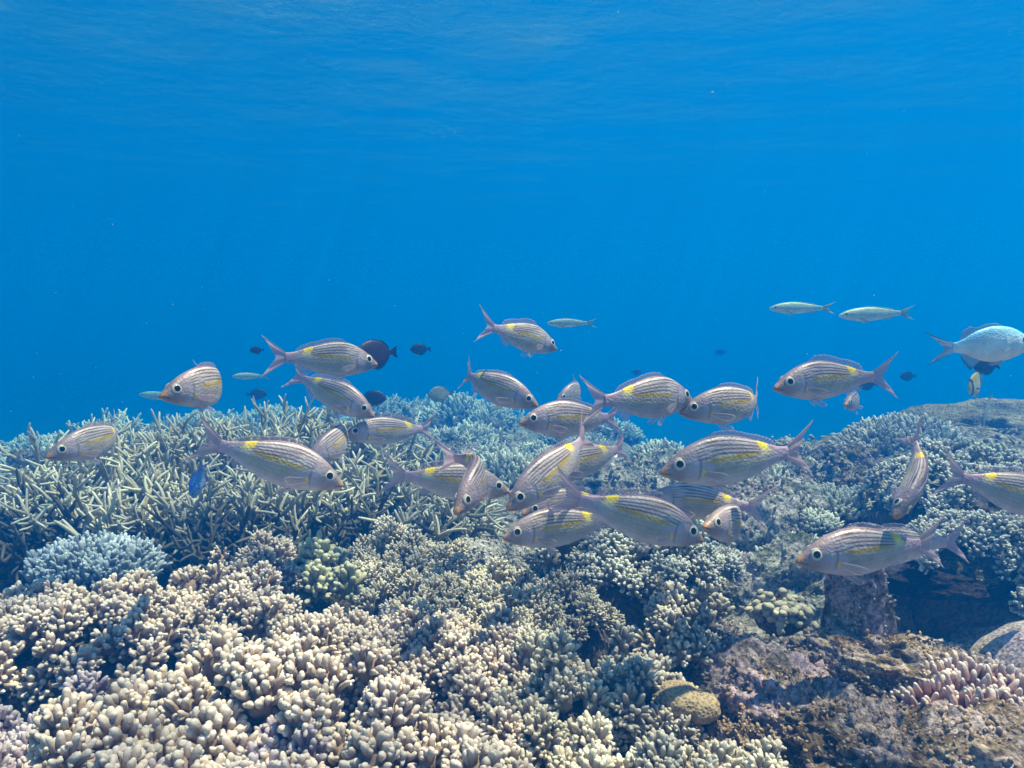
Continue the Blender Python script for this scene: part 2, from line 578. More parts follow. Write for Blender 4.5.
def staghorn(x, y, z, rx, ry, h, n, label, mat='staghorn', r0=.0068, ln=(.075, .12), group=None, up=.25):
    root = empty('staghorn_coral', (x, y, z), label, 'coral', group)
    base = MB()
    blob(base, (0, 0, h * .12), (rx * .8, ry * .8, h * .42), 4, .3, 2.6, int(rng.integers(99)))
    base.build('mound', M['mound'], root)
    lines = []

    def grow(p, d, L, r, lvl, t0):
        k = 6
        pts = [p]
        dd = d.copy()
        curve = rng.normal(0, .22, 3)
        for j in range(k - 1):
            dd = dd + curve * .35 + np.array([0, 0, .05])
            dd /= np.linalg.norm(dd)
            pts.append(pts[-1] + dd * L / (k - 1))
        pts = np.array(pts)
        last = lvl == 0
        rad = np.linspace(r, r * (.62 if last else .8), k)
        if last: rad[-1] = r * .42
        tt = np.linspace(t0, min(1, t0 + (.55 if last else .2)), k)
        if last: tt[-1] = 1.0
        lines.append((pts, rad, tt))
        if lvl > 0:
            for q in range(rng.integers(3, 6)):
                j = rng.integers(2, k)
                nd = dd * .7 + rng.normal(0, .75, 3)
                nd[2] += .12
                nd /= np.linalg.norm(nd)
                grow(pts[j], nd, L * rng.uniform(.42, .82), r * .80, lvl - 1, min(1, t0 + .2))
    n = int(n * 1.5)
    for i in range(n):
        rr = math.sqrt((i + .5) / n)
        th = PI * (1 + 5 ** .5) * i
        bx, by = rr * math.cos(th) * rx, rr * math.sin(th) * ry
        bz = h * .45 * math.sqrt(max(0, 1.0 - rr * rr)) - .01
        d = np.array([bx / rx * 1.1, by / ry * 1.1, up + .6 * math.sqrt(max(0, 1 - rr * rr))]) + rng.normal(0, .32, 3)
        d /= np.linalg.norm(d)
        s = (h / .28)
        grow(np.array([bx * .85, by * .85, bz]), d, rng.uniform(*ln) * (.75 + .35 * s), r0 * rng.uniform(.8, 1.15), 2, .2)
    mb = MB()
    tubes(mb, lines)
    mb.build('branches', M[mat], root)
    return root


def bush(loc, rx, ry, h, n, label, mat, fr_=.005, fl=.03, group=None, name='bushy_coral', tmpl=None, side=1.0, basemat='mound'):
    """a dome of upright branchlets, as on an Acropora cushion"""
    root = empty(name, loc, label, 'coral', group)
    base = MB()
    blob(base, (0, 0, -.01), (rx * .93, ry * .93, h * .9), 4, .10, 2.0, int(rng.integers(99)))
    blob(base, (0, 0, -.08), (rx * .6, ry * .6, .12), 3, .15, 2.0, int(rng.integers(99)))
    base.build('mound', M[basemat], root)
    v = hemi_dirs(n, 1.55)
    v += rng.normal(0, .02, v.shape)
    amp = 1 + .10 * fbm(v * 2.0 + rng.random() * 40, 3, 9)
    P = v * amp[:, None] * np.array([rx, ry, h]) * .9
    nrm = v / np.array([rx, ry, h])
    nrm /= np.linalg.norm(nrm, axis=1, keepdims=True)
    mb = MB()
    # clumps of three or four branchlets
    for q in range(3):
        D = nrm * side + np.array([0, 0, .5]) + rng.normal(0, .30, nrm.shape)
        fingers(mb, P + rng.normal(0, fr_ * .8, P.shape), D, fl * rng.uniform(.6, 1.25, n), fr_ * rng.uniform(.75, 1.15, n), tmpl or T_SLIM)
    mb.build('branches', M[mat], root)
    return root


def rock(loc, r, label, mat='rock', seed=1, amp=.35, freq=1.7, sub=6, rot=(0, 0, 0), group=None, name='reef_rock', cat='rock', ridged=False, gain=.62, crust=0, cmat='nodule', csize=1.0):
    mb = MB()
    blob(mb, (0, 0, 0), r, sub, amp, freq, seed, 6, ridged, gain=gain)
    o = mb.build(name, M[mat])
    if crust:
        v, f = ico(sub)
        pv = mb.v[0]
        nn = fbm(v * 3.1 + seed, 3, seed + 5)
        idx = rng.choice(len(pv), min(len(pv), crust * 7), replace=False)
        idx = idx[(nn[idx] > -.12) & (v[idx, 2] > -.45)][:crust * 2]
        D = v[idx] / np.asarray(r)
        D /= np.linalg.norm(D, axis=1, keepdims=True)
        cb = MB()
        rad = rng.uniform(.3, 1, len(idx)) ** 2 * .0046 * csize
        fingers(cb, pv[idx] - D * .0015, D + rng.normal(0, .7, D.shape), rad * rng.uniform(1.2, 2.6, len(idx)), rad * rng.uniform(.5, 1, len(idx)), T_LOW, bend=.5)
        cb.build('crust', M[cmat], o)
    o.location = loc
    o.rotation_euler = rot
    return tag(o, label, cat, group)


# ------------------------------------------------------------------ fish
def fish_skin(name, rough=.38, metal=.15):
    m, nt, b = nmat(name)
    tc = nt.nodes.new('ShaderNodeTexCoord')
    c = attr(nt, 'tint').outputs['Color']
    n = ramp(nt, [(0.3, (.80, .80, .84)), (0.7, (1.16, 1.14, 1.12))], noise(nt, 60, 3, .6, tc.outputs['Object']))
    nt.links.new(mixc(nt, c, n, 1.0, 'MULTIPLY'), b.inputs['Base Color'])
    b.inputs['Roughness'].default_value = rough
    b.inputs['Metallic'].default_value = metal
    vo = nt.nodes.new('ShaderNodeTexVoronoi')
    vo.inputs['Scale'].default_value = 300
    nt.links.new(tc.outputs['Object'], vo.inputs['Vector'])
    bump(nt, b, vo.outputs['Distance'], .5, .001)
    return m


def fin_skin(name, alpha):
    m, nt, b = nmat(name)
    nt.links.new(attr(nt, 'tint').outputs['Color'], b.inputs['Base Color'])
    b.inputs['Roughness'].default_value = .5
    tr = nt.nodes.new('ShaderNodeBsdfTransparent')
    tl = nt.nodes.new('ShaderNodeBsdfTranslucent')
    nt.links.new(attr(nt, 'tint').outputs['Color'], tl.inputs[0])
    m1 = nt.nodes.new('ShaderNodeMixShader')
    m1.inputs[0].default_value = .6
    nt.links.new(b.outputs[0], m1.inputs[1])
    nt.links.new(tl.outputs[0], m1.inputs[2])
    m2 = nt.nodes.new('ShaderNodeMixShader')
    mul = nt.nodes.new('ShaderNodeMath')
    mul.operation = 'MULTIPLY'
    nt.links.new(attr(nt, 'tip').outputs['Fac'], mul.inputs[0])     # ray density
    mul.inputs[1].default_value = alpha
    nt.links.new(mul.outputs[0], m2.inputs[0])
    nt.links.new(tr.outputs[0], m2.inputs[1])
    nt.links.new(m1.outputs[0], m2.inputs[2])
    nt.links.new(m2.outputs[0], nt.nodes['Material Output'].inputs[0])
    return m


def plain(name, c, rough=.2, spec=.5):
    m, nt, b = nmat(name)
    g = ramp(nt, [(0.3, tuple(x * .85 for x in c)), (0.7, c)], noise(nt, 300, 2))
    nt.links.new(g, b.inputs['Base Color'])
    b.inputs['Roughness'].default_value = rough
    b.inputs['Specular IOR Level'].default_value = spec
    return m


M['fish'] = fish_skin('fish_scales', .5, .1)
M['fish_matt'] = fish_skin('fish_matt_scales', .55, 0)
M['fin'] = fin_skin('fin_membrane', .62)
M['tail'] = fin_skin('tail_membrane', .85)
M['pupil'] = plain('eye_pupil', (.006, .006, .010), .12)
M['iris'] = plain('eye_iris', (.76, .70, .50), .35)
M['iris_dark'] = plain('eye_iris_dark', (.16, .14, .10), .25)

sstep = lambda a, b, x: np.clip((x - a) / (b - a), 0, 1) ** 2 * (3 - 2 * np.clip((x - a) / (b - a), 0, 1))


def lay(c, col, w):
    return c * (1 - w[:, None]) + np.asarray(col)[None] * w[:, None]


def bream_colour(s, v, z):
    c = np.tile(np.array([[.54, .455, .50]]), (len(s), 1))
    c = lay(c, (.40, .29, .305), sstep(.15, .85, v))                    # mauve back
    c = lay(c, (.60, .54, .60), sstep(-.3, -.9, v))                    # pale belly
    # five thin chocolate lines over silver, from the nape to the gold spot
    win = sstep(.17, .235, s) * sstep(.64, .585, s) * sstep(.13, .2, v) * sstep(1.01, .97, v)
    vv = v + .05 * np.sin((s - .2) * 6)
    ph = (vv - .17) / .155
    tri = np.abs(ph - np.round(ph)) * 2 + .02
    dark = sstep(.42, .72, tri)
    c = lay(c, (.74, .65, .60), win * (1 - dark) * .85)
    c = lay(c, (.11, .04, .025), win * dark * .85)
    # broad golden band
    bw = .10 * sstep(.20, .34, s) * sstep(.66, .50, s) + .01
    gold = sstep(1.25, .7, np.abs(v - (.11 + .10 * sstep(.3, .6, s))) / bw) * sstep(.22, .27, s) * sstep(.66, .60, s)
    c = lay(c, (.58, .38, .02), gold * .95)
    for q, (v0, st) in enumerate(((-.10, .95), (-.30, .8), (-.50, .6), (-.68, .4))):
        band = sstep(.085, .03, np.abs(v - v0 - .05 * s)) * sstep(.26, .32, s) * sstep(.74, .60, s)
        c = lay(c, (.47, .40, .16), band * st)
    # gold blotch under the end of the dorsal fin
    d = np.sqrt(((s - .625) / .036) ** 2 + ((v - .88) / .42) ** 2)
    c = lay(c, (.95, .66, .01), sstep(1.15, .85, d))
    d = np.sqrt(((s - .645) / .042) ** 2 + ((v - .48) / .30) ** 2)
    c = lay(c, (.90, .72, .25), sstep(1.2, .6, d) * .8)
    # gold pectoral base
    d = np.sqrt(((s - .232) / .021) ** 2 + ((z + .048) / .016) ** 2)
    c = lay(c, (.92, .62, .03), sstep(1.2, .8, d))
    # gill cover rim, cheek, mouth
    g = np.abs(s - .195 - .03 * (1 - v ** 2) + .01)
    c = lay(c, (.30, .24, .27), sstep(.011, .003, g) * sstep(-.85, -.5, v) * sstep(.7, .4, v) * .85)
    c = lay(c, (.28, .21, .19), sstep(.20, .08, s) * .7)
    c = lay(c, (.60, .30, .13), sstep(.050, .012, s) * .8)
    c = lay(c, (.14, .07, .05), sstep(.006, .002, np.abs(z + .034 + .25 * s)) * sstep(.055, .045, s) * .85)
    c = lay(c, (.56, .38, .44), sstep(.66, .78, s) * .95)
    return c


def plain_colour(back, side, belly, tailc=None, extra=None):
    def f(s, v, z):
        c = np.tile(np.array([side], float), (len(s), 1))
        c = lay(c, back, sstep(.1, .8, v))
        c = lay(c, belly, sstep(-.1, -.8, v))
        if tailc: c = lay(c, tailc, sstep(.6, .78, s))
        if extra: c = extra(c, s, v, z)
        return c
    return f


BREAM = dict(
    s=[0, .012, .04, .08, .14, .20, .28, .36, .44, .52, .60, .67, .73, .78, .81],
    t=[-.024, -.008, .014, .050, .090, .120, .147, .154, .146, .125, .096, .070, .048, .038, .038],
    b=[-.048, -.056, -.072, -.088, -.108, -.124, -.140, -.146, -.140, -.124, -.098, -.070, -.048, -.040, -.040],
    w=.068, slim=.94, eye=(.098, .015, .034), tail=(1.01, .175, .885), fork=1.0, dorsal=(.22, .70, .060, .045), anal=(.56, .70, .05),
    colour=bream_colour, fin=(.70, .56, .62), tailfin=(.66, .46, .54), gold=True, pec=.13, pel=.11, iris='iris')


def bender(bend, s0=.18):
    """returns f(points in straight fish space (x = -s)) -> bent points; tail swings towards +y for bend > 0"""
    ss = np.linspace(0, 1.1, 221)
    k = sstep(s0, .9, ss)
    th = R(bend) * k
    dx, dy = -np.cos(th), np.sin(th)
    cx = np.concatenate([[0], np.cumsum((dx[1:] + dx[:-1]) / 2 * np.diff(ss))])
    cy = np.concatenate([[0], np.cumsum((dy[1:] + dy[:-1]) / 2 * np.diff(ss))])

    def f(p):
        s = np.clip(-p[:, 0], 0, 1.1)
        lead = np.minimum(0, -p[:, 0])
        t = np.interp(s, ss, th)
        x = np.interp(s, ss, cx) - lead + p[:, 1] * np.sin(t)
        y = np.interp(s, ss, cy) + p[:, 1] * np.cos(t)
        return np.stack([x, y, p[:, 2]], -1)
    return f


def sheet(grid, bf, L, thick=.0022):
    """grid (a, b, 3) -> closed thin fin"""
    a, b_, _ = grid.shape
    e = np.ones((a, b_))
    e[:, -1] = .3
    off = np.zeros_like(grid)
    off[..., 1] = thick * e * .5
    P = np.concatenate([(grid + off).reshape(-1, 3), (grid - off).reshape(-1, 3)])
    i = np.arange(a * b_).reshape(a, b_)
    f = np.stack([i[:-1, :-1], i[:-1, 1:], i[1:, 1:], i[1:, :-1]], -1).reshape(-1, 4)
    g = f[:, ::-1] + a * b_
    rim = np.concatenate([i[0, :], i[1:, -1], i[-1, -2::-1], i[-2:0:-1, 0]])
    nx = np.roll(rim, -1)
    r = np.stack([rim, rim + a * b_, nx + a * b_, nx], -1)
    return bf(P) * L, np.concatenate([f, g, r])


def rays(a, b_, n, lo=.35):
    u = np.linspace(0, 1, a)[:, None] * np.ones((1, b_))
    r = np.abs(((u * n) % 1) - .5) * 2
    return (lo + (1 - lo) * sstep(.35, .95, r.ravel())).ravel()


def make_fish(spec, L, bend, name, label, cat, group, loc, rot, erect=.5, flare=22, tint=(1, 1, 1)):
    root = empty(name, loc, label, cat, group, rot)
    bf0 = bender(bend)
    piv = bf0(np.array([[-.42, 0, 0]]))[0]
    bf = lambda p: bf0(np.asarray(p, float)) - piv
    S, T, B = spec['s'], spec['t'], spec['b']
    ns, na = spec.get('res', (120, 72))
    s = np.linspace(0, 1, ns) ** 1.15 * S[-1]

    def smooth(vals):
        y = np.interp(s, S, vals)
        k = 5
        yp = np.pad(y, k, 'edge')
        ym = np.convolve(yp, np.ones(2 * k + 1) / (2 * k + 1), 'same')[k:-k]
        w = sstep(.0, .05, s)
        return y * (1 - w) + ym * w
    t, b = smooth(T) * spec.get('slim', 1), smooth(B) * spec.get('slim', 1)
    hw = spec['w'] * np.interp(s / S[-1], [0, .03, .1, .22, .38, .6, .8, .92, 1], [.26, .40, .70, .95, 1.0, .72, .36, .19, .13])
    ph = np.linspace(0, 2 * PI, na, endpoint=False)
    zc, hh = (t + b) / 2, (t - b) / 2
    v = np.cos(ph)
    yw = np.sign(np.sin(ph)) * np.abs(np.sin(ph)) ** .85
    G = np.stack([-np.repeat(s[:, None], na, 1), hw[:, None] * yw[None], zc[:, None] + hh[:, None] * v[None]], -1)
    vn = np.repeat(v[None], ns, 0).ravel()
    colr = spec['colour'](np.repeat(s, na), vn, G[..., 2].ravel()) * np.asarray(tint)
    i = np.arange(ns * na).reshape(ns, na)
    f = np.stack([i[:-1], i[1:], np.roll(i[1:], -1, 1), np.roll(i[:-1], -1, 1)], -1).reshape(-1, 4)
    P = np.concatenate([G.reshape(-1, 3), [[.002, 0, zc[0]], [-s[-1] - .004, 0, zc[-1]]]])
    C = np.concatenate([colr, colr[:1], colr[-1:]])
    n0 = ns * na
    f3 = np.concatenate([np.stack([i[0], np.roll(i[0], -1), np.full(na, n0)], -1),
                         np.stack([np.roll(i[-1], -1), i[-1], np.full(na, n0 + 1)], -1)])
    mb = MB()
    mb.add(bf(P) * L, [f, f3], None, np.concatenate([C, np.ones((len(C), 1))], 1))
    mb.build('body', M[spec.get('skin', 'fish')], root)

    def fin(nm, grid, ry, col, mat='fin', parent=None, edge=None):
        a, b_ = grid.shape[:2]
        p, fc = sheet(grid, bf, L)
        at_ = np.zeros((len(p), 2))
        at_[:, 0] = np.tile(rays(a, b_, ry, .72 if nm == 'tail_fin' else spec.get('finlo', .28)), 2)
        cc = np.tile(np.array([col], float), (a * b_, 1))
        if edge is not None: cc = edge(cc, a, b_)
        m_ = MB()
        m_.add(p, fc, at_, np.concatenate([np.tile(cc, (2, 1)), np.ones((2 * a * b_, 1))], 1))
        return m_.build(nm, M[mat], parent or root)
    # tail fin
    xt, zt, xf = spec['tail']
    u = np.linspace(-1, 1, 61)
    r = np.linspace(0, 1, 16)
    zb = hh[-1] * .92
    s0 = S[-1] - .025
    au = np.abs(u)
    xe = xf + (xt - xf) * au ** spec.get('fork', 1.35)
    ze = zt * np.sign(u) * au ** .9
    gx = -(s0 + (xe[:, None] - s0) * r[None])
    gz = zc[-1] + zb * u[:, None] * (1 - r[None]) + ze[:, None] * r[None] ** 1.12
    gy = .006 * np.sin(u * 9)[:, None] * r[None]
    edge_t = spec.get('tail_edge')

    def te(cc, a, b_):
        uu = np.repeat(au[:, None], b_, 1).ravel()
        rr = np.repeat(r[None], a, 0).ravel()
        cc = lay(cc, spec['tailfin'], sstep(.9, .1, rr))
        cc = lay(cc, tuple(x * .85 for x in spec['tailfin']), sstep(.9, 1.0, uu) * .7)
        if edge_t: cc = lay(cc, edge_t, sstep(.86, .93, uu) * sstep(.15, .3, rr))
        return cc
    g = np.stack([gx, gy, gz], -1)
    o = fin('tail_fin', g, 15, spec['fin'], 'tail', edge=te)
    # dorsal fin
    a0, a1, h1, h2 = spec['dorsal']
    ss = np.linspace(a0, a1, 60)
    q = (ss - a0) / (a1 - a0)
    top = np.interp(ss, s, t)
    hgt = np.interp(q, [0, .12, .3, .62, .72, .9, 1], [.0, h1, h1 * .95, h1 * .55, h2, h2 * .9, .0]) * erect
    spk = 1 - .16 * np.abs(((q * 11) % 1) - .5) * 2 * (q < .62)
    r = np.linspace(0, 1, 6)
    gx = -(ss[:, None] + r[None] * (.03 + hgt[:, None] * .5))
    gz = (top - .008)[:, None] + (hgt * spk + .008)[:, None] * r[None]
    fin('dorsal_fin', np.stack([gx, 0 * gx, gz], -1), 20, spec['fin'], edge=spec.get('dorsal_edge'))
    # anal fin
    a0, a1, h = spec['anal']
    ss = np.linspace(a0, a1, 26)
    q = (ss - a0) / (a1 - a0)
    bot = np.interp(ss, s, b)
    hgt = h * np.interp(q, [0, .2, .6, 1], [0, 1, .7, .25])
    gx = -(ss[:, None] + r[None] * (.02 + hgt[:, None] * .7))
    gz = (bot + .008)[:, None] - (hgt + .008)[:, None] * r[None]
    fin('anal_fin', np.stack([gx, 0 * gx, gz], -1), 9, spec['fin'], edge=spec.get('anal_edge'))
    # paired fins
    for sg in (-1, 1):
        for nm, s_, zf, lf, wf, down, out in (('pectoral_fin', .235, -.05, spec['pec'], .035, .30, R(flare)), ('pelvic_fin', .30, None, spec['pel'], .028, .62, R(14))):
            ww = float(np.interp(s_, s, hw))
            bz = float(np.interp(s_, s, b))
            if zf is None: zf, yy = bz + .012, sg * ww * .35
            else: yy = sg * ww * .93
            uu = np.linspace(-1, 1, 14)
            rr = np.linspace(0, 1, 10)
            width = wf * (.25 + .75 * rr[None] ** .7) * np.sqrt(np.clip(1 - (rr[None] * .93) ** 4, .05, 1))
            along = rr[None] * lf * (1 - .18 * (uu[:, None] + 1) / 2)
            gx = -(s_ + along * math.cos(down) + uu[:, None] * width * -math.sin(down))
            gz = zf - along * math.sin(down) + uu[:, None] * width * math.cos(down) * -1
            gy = yy + sg * along * math.tan(out)

            def wh(cc, a, b_, nm=nm):
                um = np.repeat(uu[:, None], b_, 1).ravel()
                return lay(cc, (.86, .84, .88), sstep(.6, .95, np.abs(um)) * (.8 if nm == 'pelvic_fin' else .4))
            fin(nm, np.stack([gx, gy, gz], -1), 6, spec['fin'], edge=wh)
    # eyes
    es, ez, er = spec['eye']
    hwE = float(np.interp(es, s, hw))
    zcE, hhE = float(np.interp(es, s, zc)), float(np.interp(es, s, hh))
    rel = min(.95, abs(ez - zcE) / hhE)
    yE = hwE * (1 - rel ** 2) ** .425
    v_, f_ = ico(3)
    tz = -math.atan2(float(np.interp(es + .03, s, hw) - np.interp(es - .03, s, hw)), .06)
    zl = lambda z_: hwE * (1 - min(.97, abs(z_ - zcE) / hhE) ** 2) ** .425
    tx = -math.atan2(zl(ez + er * .8) - zl(ez - er * .8), 1.6 * er)
    tx = max(-.6, min(.6, tx))
    for sg in (-1, 1):
        def ball(rad, thick, push, dx=0, dz=0):
            p = v_ * np.array([rad, thick, rad])
            tilt = Matrix.Rotation(sg * tz, 3, 'Z') @ Matrix.Rotation(sg * tx, 3, 'X')
            p = p @ np.array(tilt).T
            return p + np.array([-es + dx, sg * (yE + push), ez + dz])
        nv = len(v_)
        eb = MB()
        eb.add(bf(ball(er * 1.1, er * .22, -er * .12)) * L, f_, None, np.tile([*spec.get('rim', (.52, .44, .44)), 1], (nv, 1)))
        e = eb.build('eye', M['fish_matt'], root)
        ib = MB()
        ib.add(bf(ball(er * .88, er * .20, -er * .04)) * L, f_)
        ib.build('iris', M[spec['iris']], e)
        pb = MB()
        pb.add(bf(ball(er * .68, er * .19, er * .03)) * L, f_)
        pb.build('pupil', M['pupil'], e)
    return root


def swim(spec, px, py, d, yaw, pitch, bend, name, label, cat, group=None, L=.2, roll=0, **k):
    return make_fish(spec, L, bend, name, label, cat, group, at(px, py, d), (R(roll), R(pitch), R(yaw)), **k)


# ================================================================== the reef
# --- finger corals of the near bank (pixel of the top centre, height of the top)
FG = 'stubby finger corals carpeting the near reef'
near = [
    # px, py, z, rx, ry, h, mat, lobe, label
    (40, 735, .085, .16, .12, .09, 'leather_purple', .024, 'dusky purple-brown finger coral in the bottom corner under the overhanging tan shelf'),
    (62, 610, .105, .24, .13, .075, 'leather', .026, 'wide tan finger coral shelf below the pale blue coral patch'),
    (205, 690, .120, .17, .14, .11, 'leather', .030, 'large cream finger coral mound with the thickest fingers, left of the bottom centre'),
    (120, 752, .110, .16, .06, .08, 'leather', .028, 'cream finger coral cut by the bottom edge below the thick-fingered mound'),
    (205, 590, .115, .12, .10, .09, 'leather', .024, 'tan finger coral hump beside the dark gap under the staghorn'),
    (262, 558, .100, .10, .08, .09, 'leather', .022, 'brown finger coral rising in a steep knob left of the yellow-green coral'),
    (285, 640, .100, .14, .12, .09, 'leather', .024, 'beige finger coral between the steep knob and the thick-fingered mound'),
    (395, 545, .095, .16, .12, .075, 'leather_pale', .020, 'fine pale finger coral beside the yellow-green coral'),
    (385, 625, .095, .13, .11, .08, 'leather', .023, 'tan finger coral with open branches in front of the fine pale one'),
    (345, 705, .100, .13, .11, .09, 'leather', .026, 'pinkish tan finger coral with a dark cleft on its left flank'),
    (300, 760, .085, .14, .06, .08, 'leather_purple', .026, 'purple-tan finger coral at the bottom edge left of centre'),
    (462, 585, .090, .15, .13, .07, 'leather_pale', .019, 'pale grey finger coral with the smallest fingers in front of the grey rock'),
    (480, 655, .085, .13, .12, .08, 'leather', .023, 'beige finger coral in the middle of the near bank'),
    (440, 735, .095, .17, .08, .09, 'leather', .027, 'broad cream finger coral at the bottom edge beside the centre'),
    (552, 672, .098, .085, .085, .10, 'leather_pale', .023, 'upright pale finger coral bush left of the dark hollow'),
    (540, 590, .080, .13, .10, .07, 'leather_pale', .018, 'small fingered greyish coral below the striped fish pair'),
    (600, 742, .085, .08, .06, .08, 'leather_pale', .023, 'rounded cream finger coral at the bottom edge right of centre'),
    (700, 752, .085, .13, .06, .07, 'leather_pale', .022, 'long low cream finger coral at the bottom edge below the round brown coral'),
]
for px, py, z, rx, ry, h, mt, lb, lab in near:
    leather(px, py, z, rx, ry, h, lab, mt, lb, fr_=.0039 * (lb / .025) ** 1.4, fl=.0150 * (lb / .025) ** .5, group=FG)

# --- centre and right finger corals
c = at(640, 535, 1.36)
leather(0, 0, 0, .165, .13, .085, 'grey-white finger coral ledge jutting over the dark central hollow', 'white_coral', .018, .0033, .011, loc=(c.x, c.y, .125), group='pale finger coral ledges')
c = at(600, 500, 1.62)
leather(0, 0, 0, .12, .09, .07, 'white-tipped finger coral peeping out behind the group of striped fish', 'white_coral', .017, .0036, .013, loc=(c.x, c.y, .135))
leather(690, 618, .095, .085, .07, .09, 'pale grey finger coral beside the pink crusted rock', 'leather_grey', .017, .0036, .015)
leather(632, 668, .085, .075, .075, .11, 'grey finger coral bush below the overhanging ledge', 'leather_grey', .018, .0036, .016)
leather(655, 705, .055, .05, .05, .05, 'low olive-grey finger coral next to the round brown coral', 'leather_grey', .015, .003, .012)
c = at(975, 478, 1.62)
leather(0, 0, 0, .20, .17, .13, 'large bushy white finger coral on the knoll above the dark cave', 'white_coral', .019, .0036, .014, loc=(c.x, c.y + .05, .215))
c = at(1010, 560, 1.40)
leather(0, 0, 0, .12, .10, .10, 'grey-white finger coral hanging down the side of the knoll', 'white_coral', .018, .0034, .014, loc=(c.x, c.y, .09))
c = at(935, 560, 1.52)
leather(0, 0, 0, .14, .10, .06, 'small white finger coral clump above the mouth of the cave', 'white_coral', .016, .0034, .012, loc=(c.x, 1.42, .135))
leather(322, 555, .100, .055, .05, .07, 'yellow-green lobed coral clump among tan finger corals', 'lemon_coral', .026, .0065, .022, name='lobed_coral')
leather(350, 580, .088, .035, .03, .05, 'small yellow-green lobed coral knob below the bigger clump', 'lemon_coral', .022, .0065, .02, name='lobed_coral')

# pale blue patch, white cushion, yellowish tufts
c = on(95, 546, .10)
bush((c.x, c.y, .045), .125, .085, .055, 460, 'pale blue-grey cushion coral in front of the staghorn thicket', 'blue_coral', .0055, .022, side=.4)
c = at(915, 432, 2.35)
bush((c.x, c.y + .05, .09), .235, .20, .145, 900, 'white dome coral with short upright branchlets below the tan plate coral', 'white_coral', .0058, .030, side=.5, name='dome_coral')
c = at(985, 462, 1.95)
bush((c.x, c.y, .15), .10, .07, .055, 150, 'yellow-tipped cushion coral behind the tail of the fish leaving the frame', 'lemon_coral', .007, .022)
c = at(915, 500, 1.75)
bush((c.x - .02, c.y, .10), .05, .05, .06, 70, 'small pale yellow coral tuft behind the downward facing fish', 'lemon_coral', .006, .02)
c = at(780, 622, 1.16)
bush((c.x, c.y, .055), .042, .033, .022, 80, 'cream yellow lobed coral resting on the pink crusted rock', 'cream_coral', .0075, .008, tmpl=T_ROUND, name='lobed_coral')

# tan lumpy coral behind on the right
m_ = MB()
blob(m_, (0, 0, 0), (.50, .36, .17), 6, .35, 2.4, 41, 6, gain=.55)
blob(m_, (-.25, .10, .05), (.22, .2, .10), 5, .35, 2.4, 44, 6, gain=.55)
blob(m_, (.30, -.12, .04), (.24, .2, .12), 5, .35, 2.4, 47, 6, gain=.55)
c = at(1035, 440, 2.75)
o = m_.build('lumpy_coral', M['plate'])
o.location = (c.x, c.y, .10)
tag(o, 'broad tan lumpy coral behind the white dome coral under the grey fish', 'coral')

# --- staghorn thicket on the left
SG = 'staghorn corals of the thicket'
stag = [
    # px, py(top), d, rx, ry, h, n, mat
    (215, 408, 2.15, .26, .22, .27, 60, 'staghorn', 'tall pale staghorn coral at the crest of the thicket under the fat lilac fish'),
    (330, 402, 2.30, .26, .22, .27, 56, 'staghorn', 'pale staghorn coral at the crest behind the fish pair'),
    (130, 430, 2.05, .26, .22, .24, 56, 'staghorn', 'pale staghorn coral behind the faint fish at the left of the thicket'),
    (20, 470, 1.85, .22, .18, .21, 46, 'staghorn', 'staghorn coral at the left edge of the picture'),
    (150, 472, 1.74, .24, .15, .16, 50, 'staghorn', 'spreading staghorn coral below the faint fish'),
    (270, 474, 1.72, .22, .14, .15, 46, 'staghorn', 'spreading staghorn coral below the long striped fish'),
    (385, 455, 1.90, .20, .18, .22, 46, 'staghorn', 'olive staghorn coral at the right end of the thicket'),
    (425, 488, 1.80, .14, .14, .16, 30, 'staghorn', 'low staghorn coral beside the curled fish pair'),
    (60, 500, 1.68, .20, .10, .13, 34, 'staghorn_painted_shade', 'staghorn coral coloured dark as shade at the foot of the thicket on the left'),
    (240, 520, 1.56, .22, .08, .11, 30, 'staghorn_painted_shade', 'staghorn branches coloured dark as shade at the foot of the thicket in the middle'),
    (370, 510, 1.66, .18, .08, .11, 26, 'staghorn_painted_shade', 'staghorn branches coloured dark as shade at the foot of the thicket on the right'),
]
for px, py, d, rx, ry, h, n, mt, lab in stag:
    c = at(px, py, d)
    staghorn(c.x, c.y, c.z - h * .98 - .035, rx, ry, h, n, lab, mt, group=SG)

# --- rocks
def rk(px, py, d, r, lab, mt='rock', seed=1, **k):
    c = at(px, py, d)
    return rock((c.x, c.y, c.z - r[2] * .8), r, lab, mt, seed, **k)


rk(130, 520, 1.95, (.62, .16, .10), 'dark rock bank under the staghorn thicket', 'rock', 5)
rk(390, 530, 1.95, (.34, .16, .11), 'shadowed grey rock at the right end of the thicket', 'rock_grey', 6)
rk(485, 545, 1.62, (.10, .08, .055), 'pale grey knobbly rock below the curled fish pair', 'rock_grey', 7, rot=(0, .3, .5), crust=500, cmat='nodule', csize=1.0)
rk(452, 528, 1.74, (.07, .06, .06), 'grey rounded rock left of the knobbly one', 'rock_grey', 17, crust=500, cmat='nodule', csize=1.0)
rk(525, 540, 1.75, (.09, .08, .05), 'small blue-grey rock behind the orange mouthed fish', 'rock_grey', 27, crust=500, cmat='nodule', csize=1.0)
rk(640, 585, 1.42, (.12, .10, .10), 'dark brown rock in the central hollow', 'rock', 8, crust=500, cmat='nodule', csize=1.0)
rk(735, 565, 1.55, (.14, .10, .12), 'dark rock behind the fish with drooping tail', 'rock', 9, crust=500, cmat='nodule', csize=1.0)
rk(800, 560, 1.45, (.15, .10, .11), 'greenish grey boulder sloping up to the cave spire', 'rock_grey', 10, ridged=True, rot=(0, -.35, .2), crust=500, cmat='nodule', csize=1.0)
